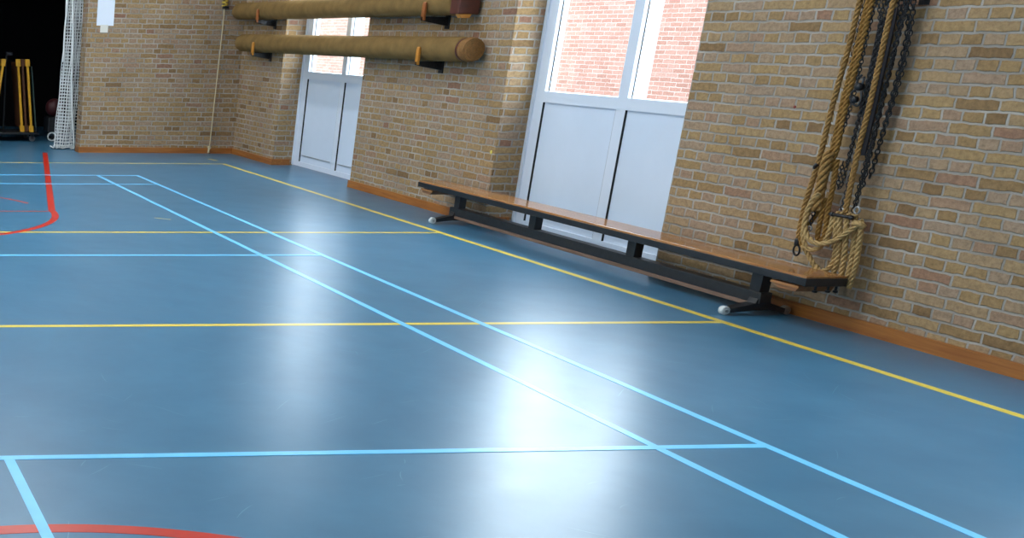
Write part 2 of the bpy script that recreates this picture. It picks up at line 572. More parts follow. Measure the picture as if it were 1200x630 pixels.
# ------------------------------------------------------------------ court lines (painted on the floor)
def strip(x0, x1, y0, y1, z):
    bm = bmesh.new()
    box(bm, x0, x1, y0, y1, 0.0001, z)
    return bm
def arc(c, r, a0, a1, wd, z, n=64):
    bm = bmesh.new()
    P = []
    for i in range(n + 1):
        t = a0 + (a1 - a0) * i / n
        P.append([bm.verts.new((c[0] + rr * math.cos(t), c[1] + rr * math.sin(t), zz)) for rr, zz in ((r - wd / 2, z), (r + wd / 2, z), (r + wd / 2, .0001), (r - wd / 2, .0001))])
    for A, B in zip(P, P[1:]):
        for k in range(4):
            bm.faces.new((A[k], A[(k + 1) % 4], B[(k + 1) % 4], B[k]))
    bm.faces.new(P[0]); bm.faces.new(P[-1])
    return bm
def seg(x0, y0, x1, y1, wd, z):
    d = Vector((x1 - x0, y1 - y0)).normalized() * (wd / 2)
    bm = bmesh.new()
    prism(bm, [(x0 - d.y, y0 + d.x), (x0 + d.y, y0 - d.x), (x1 + d.y, y1 - d.x), (x1 - d.y, y1 + d.x)], 2, .0001, z)
    return bm
hw = .02
ZY, ZR, ZB = .0007, .0011, .0015
def line(name, bm, m_, label):
    o = obj(name, bm, m_, fl)
    o['label'] = label
    return o
# fine pale scratches worn into the floor
bm = bmesh.new()
rnd = random.Random(21)
for k in range(420):
    cx_, cy_ = rnd.uniform(-1.6, 4.6), rnd.uniform(-3.2, 6.5)
    a_, l_ = rnd.gauss(.4, .8), rnd.uniform(.03, .22)
    w_ = rnd.uniform(.0008, .0020)
    bend = rnd.uniform(-.006, .006)
    P = []
    for q in range(5):
        u_ = q / 4 - .5
        px, py = u_ * l_, bend * (1 - 4 * u_ * u_)
        x_, y_ = cx_ + px * math.cos(a_) - py * math.sin(a_), cy_ + px * math.sin(a_) + py * math.cos(a_)
        ww = w_ * (1 - 3.2 * u_ * u_)
        P.append((bm.verts.new((x_ - math.sin(a_) * ww, y_ + math.cos(a_) * ww, .0003)), bm.verts.new((x_ + math.sin(a_) * ww, y_ - math.cos(a_) * ww, .0003))))
    for A, B in zip(P, P[1:]):
        bm.faces.new((A[0], A[1], B[1], B[0]))
sc_ = obj('scratches', bm, mat('pale_floor_scratch', (.14, .29, .39), .42), fl)
sc_['kind'] = 'stuff'
# yellow volleyball court
yx = 4.478
for sx, y0, y1, lb in ((1, -7.93, 7.93, 'long yellow sideline beside the bench'), (-1, -7.93, 7.93, 'yellow sideline on the far left side')):
    line('court_line', strip(sx * yx - .025, sx * yx + .025, y0, y1, ZY), L_YELLOW, lb)
for y, lb in ((7.91, 'yellow end line near the far wall'), (2.946, 'yellow line meeting the sideline at the far bench foot'), (-.028, 'yellow line meeting the sideline at the near bench foot'), (-3.0, 'yellow attack line'), (-7.91, 'yellow back line')):
    line('court_line', strip(-yx, yx, y - .022, y + .022, ZY + .0002), L_YELLOW, lb)
line('court_line', seg(4.493, 8.464, 4.531, 8.288, .05, ZY), L_YELLOW, 'short yellow dash near the far corner')
line('court_line', seg(2.30, 3.68, 2.416, 3.592, .016, ZY), L_YELLOW, 'faint short yellow dash between the blue lines')
# red basketball keys
rc = 4.02
for s in (1, -1):
    for k in (1, -1):
        line('court_line', seg(k * 1.49, s * 4.10, k * 2.49, s * 9.10, .062, ZR), L_RED, 'red slanting key line running to the far wall')
    a = (-PI, 0) if s > 0 else (0, PI)
    line('court_line', arc((0, s * 4.09), 1.485, a[0], a[1], .06, ZR), L_RED, 'red half circle of the key')
    line('court_line', seg(-1.46, s * 4.03, 1.46, s * 4.03, .032, ZR), L_RED, 'thin red free throw line')
    for j in range(4):
        t0 = .33 + j * .72
        line('court_line', arc((0, s * 4.05), 1.43, s * t0 + (0 if s > 0 else 0), s * (t0 + .42), .032, ZR, 16), L_RED, 'thin red dash of the broken circle')
# light blue badminton court
for k in (1, -1):
    line('court_line', strip(k * 2.57 - hw, k * 2.57 + hw, -6.7, 6.7, ZB), L_BLUE, 'light blue singles sideline')
    line('court_line', strip(k * 3.03 - hw, k * 3.03 + hw, -6.7, 6.7, ZB), L_BLUE, 'light blue doubles sideline')
    line('court_line', strip(-3.03, 3.03, k * 6.68 - hw, k * 6.68 + hw, ZB + .0003), L_BLUE, 'light blue back boundary line')
    line('court_line', strip(-3.03, 3.03, k * 5.92 - hw, k * 5.92 + hw, ZB + .0003), L_BLUE, 'light blue long service line')
    line('court_line', strip(-3.03, 3.03, k * 1.98 - hw, k * 1.98 + hw, ZB + .0003), L_BLUE, 'light blue short service line')
    line('court_line', strip(-hw, hw, *sorted((k * 1.98, k * 6.68)), ZB + .0001), L_BLUE, 'light blue centre line')

# ------------------------------------------------------------------ gym bench
def bench():
    Lb = 4.13
    rz = -math.atan(.0115)
    t = thing('gym_bench', 'long low wooden gym bench with black sides in front of the right window', 'bench', (4.829, -.25, 0), rz)
    hwid = .1175
    # seat plank: thin varnished top, thick dark painted edges
    obj('seat', boxes((-hwid, hwid, 0, Lb, .262, .312)), SEAT, t, bevel=.004)
    obj('seat_edge', boxes((-hwid - .004, -hwid + .018, .0, Lb, .257, .299), (hwid - .018, hwid + .004, 0, Lb, .257, .299)), BLACKP, t, bevel=.003)
    for y in (-.004, Lb - .016):
        e = obj('end_edge', boxes((-hwid - .004, hwid + .004, y, y + .02, .255, .300)), BLACKP, t, bevel=.003)
    # narrow balance beam below
    obj('beam', boxes((-.036, .036, .36, 3.72, .070, .138)), BLACKP, t, bevel=.004)
    obj('beam_edge', boxes((-.038, .036, .37, 3.71, .046, .070)), WORN, t, bevel=.003)
    for y in (.42, 1.48, 2.575, 3.63):
        bm = bmesh.new()
        prism(bm, [(y - .042, .262), (y + .042, .262), (y + .036, .060), (y - .036, .060)], 0, -.03, .03)
        obj('leg', bm, BLACKP, t, bevel=.003)
    for y in (.40, 3.66):
        bm = bmesh.new()
        prism(bm, [(-.190, .016), (-.190, .042), (-.05, .072), (-.04, .10), (.04, .10), (.05, .072), (.145, .042), (.145, .016), (.05, .030), (-.05, .030)], 1, y - .032, y + .032)
        f = obj('foot', bm, BLACKP, t, bevel=.003)
        for cx in (-.212, .166):
            bm = bmesh.new()
            lathe(bm, [(.006, -.018), (.023, -.018), (.0265, -.013), (.0265, .013), (.023, .018), (.006, .018)], 1, (cx, y - .006, .0265), 18)
            w_ = obj('roller', bm, RUBBER if (cx < 0) else STEEL, f)
            bm = bmesh.new()
            lathe(bm, [(.007, -.026), (.007, .03)], 1, (cx, y - .006, .0265), 8)
            obj('axle', bm, STEEL, w_)
            inner = cx * .86
            obj('axle_plate', boxes((min(inner, cx), max(inner, cx), y + .021, y + .028, .018, .036)), STEEL, f)
    # hook blocks under both ends
    for ya, yb in ((.045, .235), (3.90, 4.09)):
        bm = bmesh.new()
        s = 1 if ya < 1 else -1
        y0, y1 = (ya, yb) if s > 0 else (yb, ya)
        prism(bm, [(y0, .247), (y1, .247), (y1 - s * .012, .232), (y1 - s * .05, .208), (y0 + s * .02, .212)], 0, -.105, .105)
        hb = obj('hook_block', bm, SEAT_D, t, bevel=.002)
        obj('block_rim', boxes((-.112, -.1055, min(y0, y1), max(y0, y1), .232, .246)), SEAT, hb, bevel=.001)
        for x in (-.03, .045, .09):
            yy = y0 - s * .022
            bm = bmesh.new()
            lathe(bm, [(.004, .214), (.012, .217), (.012, .228), (.006, .229), (.006, .262)], 2, (x, yy, 0), 10)
            obj('bolt', bm, IRON, hb)
    # small dark catches on the seat underside
    for y in (1.42 + .17, 2.70):
        bm = boxes((.06, .085, y - .014, y + .014, .215, .262), (.05, .085, y - .014, y + .03, .212, .219))
        obj('catch', bm, IRON, t)
    return t
bench()

# ------------------------------------------------------------------ rolled mats on wall brackets
def roll_body(bm, y0, y1, r, wr, sag=.0, seed=1):
    rnd = random.Random(seed)
    ph = [rnd.uniform(0, 6.28) for _ in range(8)]
    n, k = 40, int((y1 - y0) / .05)
    rings = []
    for i in range(k + 1):
        y = y0 + (y1 - y0) * i / k
        s = (i / k - .5) * 2
        edge = min(i, k - i)
        rr0 = r * (1 - .10 * (edge == 0))
        z = -sag * (1 - s * s)
        ringv = []
        for j in range(n):
            t = 2 * PI * j / n
            d = 1 + wr * (math.sin(3 * t + ph[0] + y * 1.3) * .4 + math.sin(7 * t + y * 5 + ph[1]) * .25 + math.sin(2 * t - y * 9 + ph[2]) * .35 * math.sin(y * 2.1 + ph[3]))
            ringv.append(bm.verts.new((rr0 * d * math.cos(t), y, z + rr0 * d * math.sin(t))))
        rings.append(ringv)
    for A, B in zip(rings, rings[1:]):
        for j in range(n):
            bm.faces.new((A[j], A[(j + 1) % n], B[(j + 1) % n], B[j]))
    bm.faces.new(rings[0]); bm.faces.new(rings[-1][::-1])

def spiral(bm, y0, y1, r0, r1, turns, th):
    """flat spiral strip, the visible wound edge of the roll"""
    n = int(turns * 22)
    P = []
    for i in range(n + 1):
        t = i / n * turns * 2 * PI
        r = r0 + (r1 - r0) * i / n
        P.append([bm.verts.new((rr * math.cos(t), y, rr * math.sin(t))) for rr, y in ((r, y0), (r + th, y0), (r + th, y1), (r, y1))])
    for A, B in zip(P, P[1:]):
        for k in range(4):
            bm.faces.new((A[k], A[(k + 1) % 4], B[(k + 1) % 4], B[k]))
    bm.faces.new(P[0]); bm.faces.new(P[-1][::-1])

RR = .107
lo = thing('rolled_mat', 'olive canvas roll on orange wall pegs, the lower roll with its round brown end showing', 'rolled mat', (4.94, 0, 1.443), group='canvas rolls on the wall')
bm = bmesh.new(); roll_body(bm, 3.755, 8.87, RR, .012, .004, 3); obj('canvas', bm, CANVAS, lo, smooth=True)
bm = bmesh.new(); lathe(bm, [(.098, 3.735), (.098, 3.757)], 1, (0, 0, 0), 30); obj('dark_band', bm, MAROON, lo)
bm = bmesh.new(); roll_body(bm, 3.635, 3.735, .104, .02, 0, 5); spiral(bm, 3.626, 3.640, .012, .088, 4.5, .013)
obj('roll_end', bm, CAPM, lo)
up = thing('rolled_mat', 'olive canvas roll with a maroon end block, the upper roll at the picture top', 'rolled mat', (4.94, 0, 1.830), group='canvas rolls on the wall')
bm = bmesh.new(); roll_body(bm, 3.94, 9.08, RR - .004, .028, .006, 11); obj('canvas', bm, CANVAS, up, smooth=True)
obj('end_block', boxes((-.088, .10, 3.80, 3.945, -.098, .098)), MAROON, up, bevel=.012)
bm = bmesh.new(); prism(bm, [(-.085, -.098), (.03, -.098), (.012, -.128), (-.062, -.128)], 1, 3.79, 3.85); obj('block_foot', bm, ORANGEW, up, bevel=.004)

def bracket(y, z, m_, label):
    """wooden arm from the wall under the roll with a rounded upturned end"""
    b = thing('wall_bracket', label, 'bracket', (WX, y, z), group='wooden pegs under the canvas rolls')
    bm = bmesh.new()
    prism(bm, [(0, -.006), (-.252, -.006), (-.252, -.040), (-.20, -.052), (0, -.085)], 1, -.021, .021)
    obj('arm', bm, IRON, b, bevel=.004)  # arm coloured black to stand in for the shadow under the roll
    bm = bmesh.new()
    P = [(-.252, -.04), (-.252, .095), (-.248, .115), (-.241, .122), (-.234, .115), (-.230, .095), (-.228, -.006), (-.228, -.04)]
    prism(bm, P, 1, -.023, .023)
    obj('upright', bm, m_, b, bevel=.005)
    obj('wall_plate', boxes((-.012, 0, -.035, .035, -.11, .02)), IRON, b, bevel=.003)
zl, zu = 1.443 - RR, 1.830 - RR
bracket(8.20, zl, ORANGEW, 'orange wooden wall peg holding the lower roll near the far corner')
bracket(4.31, zl, ORANGEW, 'orange wooden wall peg holding the lower roll near its round end')
bracket(8.16, zu, REDW, 'reddish wooden wall peg holding the upper roll near the far corner')
bracket(4.31, zu, REDW, 'dark reddish wooden wall peg holding the upper roll near its end block')

# ------------------------------------------------------------------ hanging ropes and chains
TOPZ = 2.30
def up_to(pts, z=TOPZ):
    a = pts[0]
    return [(a[0], a[1], z)] + list(pts)

t = thing('rope_rail', 'black iron rail on the brick wall from which the chains hang', 'rail', (WX, -.09, 1.775))
bm = bmesh.new(); box(bm, -.085, -.065, -.125, .115, -.014, .014); obj('bar', bm, IRON, t, bevel=.004)
for y in (-.095, .095):
    bm = bmesh.new(); box(bm, -.067, -.002, y - .01, y + .01, -.012, .012); box(bm, -.006, 0, y - .028, y + .028, -.04, .04); obj('wall_arm', bm, IRON, t)
bm = bmesh.new(); lathe(bm, [(.004, -.142), (.014, -.138), (.016, -.128), (.010, -.116), (.006, -.114)], 1, (-.075, 0, 0), 12); obj('knob', bm, IRON, t, smooth=True)
t = thing('peg_rail', 'wooden peg rail above the hanging ropes', 'rail', (WX, .05, TOPZ))
obj('board', boxes((-.03, 0, -.25, .25, -.05, .05)), SEAT_D, t, bevel=.004)
for y in (-.12, .0, .08):
    bm = bmesh.new(); lathe(bm, [(.012, -.14), (.012, -.02)], 0, (0, y, -.01), 12); obj('peg', bm, IRON, t)

# left climbing rope with iron eye
t = thing('climbing_rope', 'thin tan rope hanging leftmost with a pear shaped iron eye at its end', 'rope', (4.975, .102, TOPZ), group='ropes hanging on the brick wall')
def local(o):
    """keep world-space mesh under a thing that sits at its own base"""
    for c in o.children:
        c.matrix_parent_inverse = Matrix.Translation(o.location).inverted()
bm = bmesh.new(); rope(bm, up_to([(4.975, 0.102, 1.764), (4.975, 0.105, 1.496), (4.975, 0.119, 1.220), (4.975, 0.122, 0.937), (4.975, 0.127, 0.851), (4.975, 0.137, 0.753), (4.975, 0.146, 0.644), (4.975, 0.145, 0.536), (4.975, 0.138, 0.449), (4.975, 0.136, 0.424)]), .0145)
obj('rope', bm, ROPE, t, smooth=True)
bm = bmesh.new(); tube(bm, smooth_path([(4.975, .137, .452), (4.975, .136, .43), (4.975, .135, .412)], .01), [.0175, .0185, .012][:3] if False else .0165, 10); obj('whipping', bm, IRON, t, smooth=True)
bm = bmesh.new(); ring(bm, (4.975, .132, .384), (0, .1, 1), (0, 1, 0), .029, .021, .0055, 20, 8); obj('eye', bm, IRON, t, smooth=True)
bm = bmesh.new(); tube(bm, smooth_path([(4.968, .119, .880), (4.962, .124, .868), (4.968, .131, .856)], .004), .011, 8)
obj('cord_tie', bm, IRON, t, smooth=True)
local(t)

# second rope, doubled, knotted into a hank
t = thing('climbing_rope', 'doubled ochre rope second from the left, knotted into a thick hank halfway down', 'rope', (4.97, .035, TOPZ), group='ropes hanging on the brick wall')
bm = bmesh.new()
main = [(4.97, 0.035, 1.762), (4.97, 0.035, 1.497), (4.97, 0.043, 1.224), (4.97, 0.036, 0.984), (4.97, 0.045, 0.92), (4.97, .05, .85)]
rope(bm, up_to([(x, y + .011, z) for x, y, z in main]), .0145)
rope(bm, up_to([(x, y - .013, z) for x, y, z in main]), .0145)
obj('rope', bm, ROPE_O, t, smooth=True)
bm = bmesh.new()
rope(bm, [(4.960, 0.040, 0.955), (4.952, 0.048, 0.925), (4.950, 0.047, 0.850), (4.950, 0.046, 0.746), (4.952, 0.043, 0.66), (4.958, .045, .63)], .027, pitch=.18, strands=4)
obj('hank', bm, ROPE, t, smooth=True)
bm = bmesh.new()
rope(bm, [(4.972, .044, .72), (4.975, .052, .62), (4.968, .082, .54), (4.965, .086, .47)], .012)
rope(bm, [(4.985, 0.020, 0.915), (4.985, 0.008, 0.784), (4.985, 0.002, 0.641), (4.985, -0.012, 0.520), (4.982, -.012, .475), (4.975, .004, .46), (4.972, .018, .50), (4.972, .022, .60), (4.975, .030, .70)], .0135)
rope(bm, [(4.955, 0.062, 0.690), (4.95, .082, .62), (4.948, .100, .55), (4.95, .098, .47), (4.955, .082, .425), (4.96, .06, .42)], .0125)
obj('loose_tail', bm, ROPE_O, t, smooth=True)
local(t)

# third rope among the chains
t = thing('climbing_rope', 'single tan rope third from the left running down among the black chains', 'rope', (4.968, -.117, 1.765), group='ropes hanging on the brick wall')
bm = bmesh.new(); rope(bm, [(4.975, -.117, 1.765), (4.955, -0.117, 1.742), (4.955, -0.121, 1.500), (4.955, -0.126, 1.190), (4.955, -0.124, 0.962), (4.955, -0.134, 0.705), (4.955, -0.138, 0.640)], .014)
obj('rope', bm, ROPE, t, smooth=True)
local(t)

# trapeze bar and the pale looped rope that hangs from it
t = tag(empty('trapeze_bar', (4.925, -.148, .628)), 'short black trapeze bar lying across the foot of the chains', 'bar')
bm = bmesh.new(); lathe(bm, [(.006, -.075), (.009, -.072), (.009, .072), (.006, .075)], 1, (0, 0, 0), 12); obj('bar', bm, IRON, t, smooth=True)
for y in (-.062, .055):
    bm = bmesh.new(); lathe(bm, [(.012, y - .006), (.013, y), (.012, y + .006)], 1, (0, 0, 0), 12); obj('collar', bm, DULL, t)

t = thing('looped_rope', 'pale rope in big loose loops below the trapeze bar behind the bench end', 'rope', (4.955, -.15, .62), group='ropes hanging on the brick wall')
bm = bmesh.new()
rope(bm, [(4.945, -0.243, 0.591), (4.935, -0.207, 0.552), (4.925, -0.166, 0.507), (4.915, -0.102, 0.467), (4.912, -0.037, 0.460), (4.915, 0.020, 0.484), (4.92, 0.058, 0.541), (4.925, 0.068, 0.617), (4.93, 0.053, 0.687), (4.935, 0.030, 0.730)], .0145, pitch=.12)
obj('big_loop', bm, ROPE_P, t, smooth=True)
bm = bmesh.new()
rope(bm, [(4.955, -0.080, 0.622), (4.945, -0.083, 0.598), (4.942, -0.083, 0.536), (4.94, -0.076, 0.482), (4.938, -0.046, 0.432), (4.938, 0.016, 0.411), (4.94, 0.056, 0.443), (4.942, 0.082, 0.507), (4.945, 0.089, 0.594), (4.945, 0.083, 0.654), (4.945, 0.060, 0.715)], .0135, pitch=.11)
obj('small_loop', bm, ROPE_P, t, smooth=True)
strands = [
 [(4.955, -.100, .642), (4.942, -0.104, 0.615), (4.950, -0.118, 0.518), (4.962, -0.128, 0.424), (4.968, -0.119, 0.350), (4.970, -0.085, 0.312), (4.972, -.045, .300), (4.972, -.02, .325)],
 [(4.955, -.126, .642), (4.942, -0.128, 0.610), (4.955, -0.149, 0.476), (4.968, -0.147, 0.365), (4.972, -0.134, 0.295), (4.972, -0.123, 0.254)],
 [(4.955, -.165, .642), (4.942, -.172, .600), (4.955, -0.191, 0.437), (4.968, -0.190, 0.328), (4.972, -0.184, 0.250)],
 [(4.962, -.190, .640), (4.972, -0.194, 0.592), (4.974, -0.219, 0.463), (4.974, -0.226, 0.332), (4.974, -0.222, 0.25)],
 [(4.955, -.236, .620), (4.960, -0.246, 0.591), (4.965, -0.254, 0.495), (4.970, -0.260, 0.387), (4.972, -0.256, 0.320), (4.972, -0.250, 0.245)],
]
for s in strands:
    bm = bmesh.new(); rope(bm, s, .0138); obj('hanging_strand', bm, ROPE_P, t, smooth=True)
bm = bmesh.new(); rope(bm, [(4.94, 0.062, 0.425), (4.955, 0.045, 0.395), (4.962, 0.013, 0.355), (4.968, -0.016, 0.319), (4.970, -0.030, 0.285)], .0135); obj('loose_tail', bm, ROPE_P, t, smooth=True)
bm = bmesh.new(); tube(bm, smooth_path([(4.95, -.215, .595), (4.935, -.232, .602), (4.945, -.255, .598), (4.96, -.262, .585)], .008), .016, 8); obj('knot', bm, ROPE_P, t, smooth=True)
local(t)

def make_chain(pts, m_, label, end=None, **k):
    t = thing('chain', label, 'chain', (pts[0][0], pts[0][1], pts[0][2]), group='chains hanging beside the ropes')
    bm = bmesh.new(); chain(bm, pts, **k); obj('links', bm, m_, t, smooth=True)
    if end:
        bm = bmesh.new(); ring(bm, end[0], (0, 0, 1), (0, 1, 0), end[1], end[1] * .85, .005, 18, 8); obj('end_ring', bm, STEEL if len(end) < 3 else IRON, t, smooth=True)
    local(t)
    return t
make_chain(up_to([(4.985, 0.079, 1.764), (4.985, 0.075, 1.496), (4.985, 0.073, 1.223), (4.985, 0.073, 1.02)]), IRON, 'black chain between the leftmost rope and the doubled rope')
make_chain(up_to([(4.975, 0.008, 1.762), (4.975, 0.006, 1.497), (4.975, 0.002, 1.318), (4.975, 0.010, 1.135), (4.972, 0.020, 1.05), (4.968, 0.026, 0.942), (4.965, 0.034, 0.905), (4.958, .036, .86)]), IRON, 'black chain along the right side of the doubled rope')
make_chain([(4.985, -0.03, 1.772), (4.985, -0.046, 1.587), (4.985, -0.053, 1.298), (4.985, -0.050, 1.185), (4.982, -0.050, 0.955), (4.98, -0.050, 0.815), (4.98, -0.038, 0.762), (4.975, -.030, .80), (4.97, -.035, .90)], IRON, 'dark chain looping back up left of the third rope')
make_chain([(4.988, -0.060, 1.772), (4.99, -0.066, 1.499), (4.99, -0.070, 1.186), (4.988, -0.080, 0.912), (4.985, -0.082, 0.664)], DULL, 'greyish chain touching the left side of the third rope', ((4.985, -.082, .648), .014))
make_chain([(4.982, -0.176, 1.772), (4.985, -0.168, 1.630), (4.985, -0.162, 1.435), (4.985, -0.162, 1.237), (4.985, -0.170, 0.945), (4.982, -0.163, 0.727), (4.98, -0.168, 0.690)], IRON, 'rightmost black chain ending in a round steel ring', ((4.975, -.184, .664), .019))
make_chain([(5.0, -0.140, 1.772), (5.005, -0.145, 1.492), (5.005, -0.140, 1.190), (5.0, -0.138, 0.870), (4.995, -.14, .66)], IRON, 'black chain just behind and right of the third rope')
make_chain([(4.965, .046, .715), (4.952, .045, .660), (4.948, .052, .600), (4.948, .05, .545)], IRON, 'short dark chain end dangling below the knotted hank', ((4.946, .048, .525), .013))

make_chain([(4.995, -0.118, 1.772), (5.02, -0.122, 1.60), (5.022, -0.128, 1.19), (5.02, -0.135, 0.80)], IRON, 'black chain hidden closest to the wall behind the third rope', pitch=.026, wd=.010, r=.0036)
make_chain([(4.992, -0.150, 1.772), (5.022, -0.172, 1.60), (5.025, -0.176, 1.30), (5.022, -0.170, 0.95), (5.02, -.165, .85)], IRON, 'heavy black chain flat on the bricks behind the rightmost chain', pitch=.026, wd=.010, r=.0036)
make_chain([(4.990, -0.190, 1.772), (5.01, -0.192, 1.66), (5.02, -0.198, 1.45), (5.02, -0.190, 1.25), (5.018, -.178, 1.05)], IRON, 'short heavy black chain at the right edge of the bundle', pitch=.026, wd=.010, r=.0036)
make_chain([(4.985, 0.004, 1.772), (5.0, -0.030, 1.60), (5.0, -0.034, 1.30), (5.0, -0.036, 1.10), (4.998, -.04, .9)], DULL, 'greyish chain in front of the flat rubber strap')
# black rubber straps
def strap(pts, wd, th, label):
    t = thing('rubber_strap', label, 'strap', pts[0], group='black straps among the chains')
    bm = bmesh.new()
    path = smooth_path(pts, .03)
    R_ = []
    for c in path:
        R_.append([bm.verts.new((c.x + a, c.y + b, c.z)) for a, b in ((-th, -wd), (th, -wd), (th, wd), (-th, wd))])
    for A, B in zip(R_, R_[1:]):
        for k in range(4):
            bm.faces.new((A[k], A[(k + 1) % 4], B[(k + 1) % 4], B[k]))
    bm.faces.new(R_[0]); bm.faces.new(R_[-1][::-1])
    obj('band', bm, BLACKRUB, t, bevel=.0015)
    a = path[0]
    bm = bmesh.new(); ring(bm, (a.x - .0, a.y, a.z + .012), (0, 0, 1), (0, 1, 0), .016, wd * .9, .004, 14, 6); obj('buckle', bm, IRON, t, smooth=True)
    local(t)
strap([(5.022, -.012, 1.668), (5.022, -.018, 1.498), (5.022, -.026, 1.283), (5.022, -.028, 1.15)], .016, .005, 'flat black rubber strap between the doubled rope and third rope')
strap([(5.028, -.062, 1.72), (5.028, -.07, 1.45), (5.028, -.075, 1.2), (5.028, -.08, .95)], .020, .005, 'black rubber strap directly behind the third rope')

# snap hooks
t = thing('snap_hook', 'black iron snap hook hanging beside the flat strap', 'hook', (4.98, -.018, 1.36))
bm = bmesh.new(); tube(bm, smooth_path([(4.98, -.012, 1.375), (4.978, .004, 1.35), (4.975, -.002, 1.325), (4.975, -.022, 1.312), (4.975, -.034, 1.335), (4.978, -.03, 1.365)], .006), .006, 8); obj('upper_hook', bm, DULL, t, smooth=True)
bm = bmesh.new(); lathe(bm, [(.006, -.02), (.02, -.014), (.022, 0), (.02, .014), (.006, .02)], 0, (4.972, -.022, 1.312), 14); obj('pulley', bm, IRON, t, smooth=True)
bm = bmesh.new(); tube(bm, smooth_path([(4.975, -.016, 1.30), (4.972, .012, 1.285), (4.972, .016, 1.25), (4.974, -.004, 1.222), (4.976, -.036, 1.212), (4.976, -.046, 1.25), (4.975, -.036, 1.29)], .006), .006, 8); obj('lower_hook', bm, DULL, t, smooth=True)
bm = bmesh.new(); lathe(bm, [(.006, -.016), (.019, -.01), (.021, 0), (.019, .01), (.006, .016)], 0, (4.968, -.014, 1.243), 14); obj('swivel', bm, IRON, t, smooth=True)
local(t)

# ------------------------------------------------------------------ far wall: notice, cord, cleat
t = thing('notice', 'white paper notice pinned on the far brick wall', 'notice', (3.208, FY, 1.785))
bm = boxes((-.112, .112, -.006, -.001, -.16, .16)); obj('sheet', bm, PAPER, t)
obj('card', boxes((-.062, .040, -.010, -.0065, -.245, -.15)), PAPER_W, t)
t = thing('pull_cord', 'thin beige cord hanging down the far wall to a frayed end', 'cord', (4.75, FY - .03, 1.86))
bm = bmesh.new(); tube(bm, smooth_path([(4.762, 9.13, 1.87), (4.762, 9.13, 1.70), (4.752, 9.13, 1.2), (4.738, 9.13, .6), (4.728, 9.13, .13), (4.722, 9.128, .08)], .06), .0065, 6); obj('cord', bm, CORD, t, smooth=True)
bm = bmesh.new()
tube(bm, smooth_path([(4.724, 9.128, .10), (4.720, 9.126, .05), (4.716, 9.124, .012)], .01), .014, 7)
for a, b in ((-.03, .09), (.022, .07), (-.012, .0), (.012, .004)):
    tube(bm, smooth_path([(4.722, 9.126, .055), (4.722 + a * .6, 9.12, .06 + (b - .06) * .6), (4.722 + a, 9.118, b + .012)], .01), .005, 5)
obj('frayed_end', bm, CORD, t, smooth=True)
local(t)
t = thing('rope_cleat', 'dark cleat wound with yellow cord high on the far wall', 'cleat', (4.765, FY, 1.92))
bm = bmesh.new(); box(bm, -.02, .02, -.03, 0, -.06, .12); prism(bm, [(-.03, -.03), (.045, -.03), (.055, -.055), (-.02, -.06)], 1, -.065, -.02); obj('cleat', bm, IRON, t, bevel=.004)
bm = bmesh.new()
for k in range(5):
    ring(bm, (0.004 * (k % 2), -.035, -.015 + .022 * k), (1, 0, .25 * (-1) ** k), (0, 1, 0), .034, .024, .010, 14, 6)
obj('wound_cord', bm, mat('yellow_cord', (.55, .38, .06), .8), t, smooth=True)

# ------------------------------------------------------------------ gathered white net at the store opening
def net():
    t = thing('net_curtain', 'white knotted net gathered at the edge of the dark store opening', 'net', (2.9, 9.62, 0))
    rows, H = 62, 2.62
    layers, per = 2, 9
    G = []
    rnd = random.Random(4)
    ph = [rnd.uniform(-1, 1) for _ in range(layers * per)]
    for j in range(rows + 1):
        v = j / rows                      # 0 bottom .. 1 top
        row = []
        for i in range(layers * per):
            k, q = divmod(i, per)
            s = (q + .5) / per
            if k % 2:
                s = 1 - s
            left = 2.700 + .075 * min(1, v / .55)
            wid = .335 - .06 * min(1, v / .5)
            x = left + wid * s + .006 * math.sin(j * .35 + ph[i] * 3) + .004 * k
            y = -.07 + .07 * k + .022 * math.sin(s * 9 + k) + .008 * math.sin(j * .5 + ph[i] * 6)
            z = .014 + v * H + .006 * ph[i] * (1 - v) + (.022 * (1 + math.sin(i * 1.7)) * .5 if j == 0 else 0)
            row.append(Vector((x - 2.9, y, z)))
        G.append(row)
    bm = bmesh.new()
    for j in range(rows + 1):
        tube(bm, G[j], .0050, 4)
    for i in range(layers * per):
        tube(bm, [G[j][i] for j in range(rows + 1)], .0050, 4)
    # loose crumpled hem on the floor
    for k in range(16):
        a = rnd.uniform(-.2, .12)
        P = [Vector((a + rnd.uniform(-.03, .03), rnd.uniform(-.11, .1), rnd.uniform(.008, .05))) for _ in range(5)]
        tube(bm, smooth_path(P, .02), .006, 4)
    obj('netting', bm, NETM, t)
    bm = bmesh.new(); tube(bm, [G[j][0] + Vector((-.012, -.01, 0)) for j in range(rows, 26, -1)], .013, 8)
    tube(bm, smooth_path([G[46][2] + Vector((0, -.03, 0)), G[34][3] + Vector((0, -.03, 0)), G[22][4] + Vector((0, -.03, 0)), G[8][6] + Vector((0, -.03, 0)), G[1][7] + Vector((0, -.02, .01))], .04), .013, 8)
    obj('border_rope', bm, NETM, t, smooth=True)
    bm = bmesh.new(); box(bm, -1.2, .28, -.03, .03, H + .03, H + .07)
    for x in (-1.1, .2):
        box(bm, x - .02, x + .02, -.02, .02, H + .07, OZ + .05)
    obj('top_rail', bm, STEEL, t)
net()

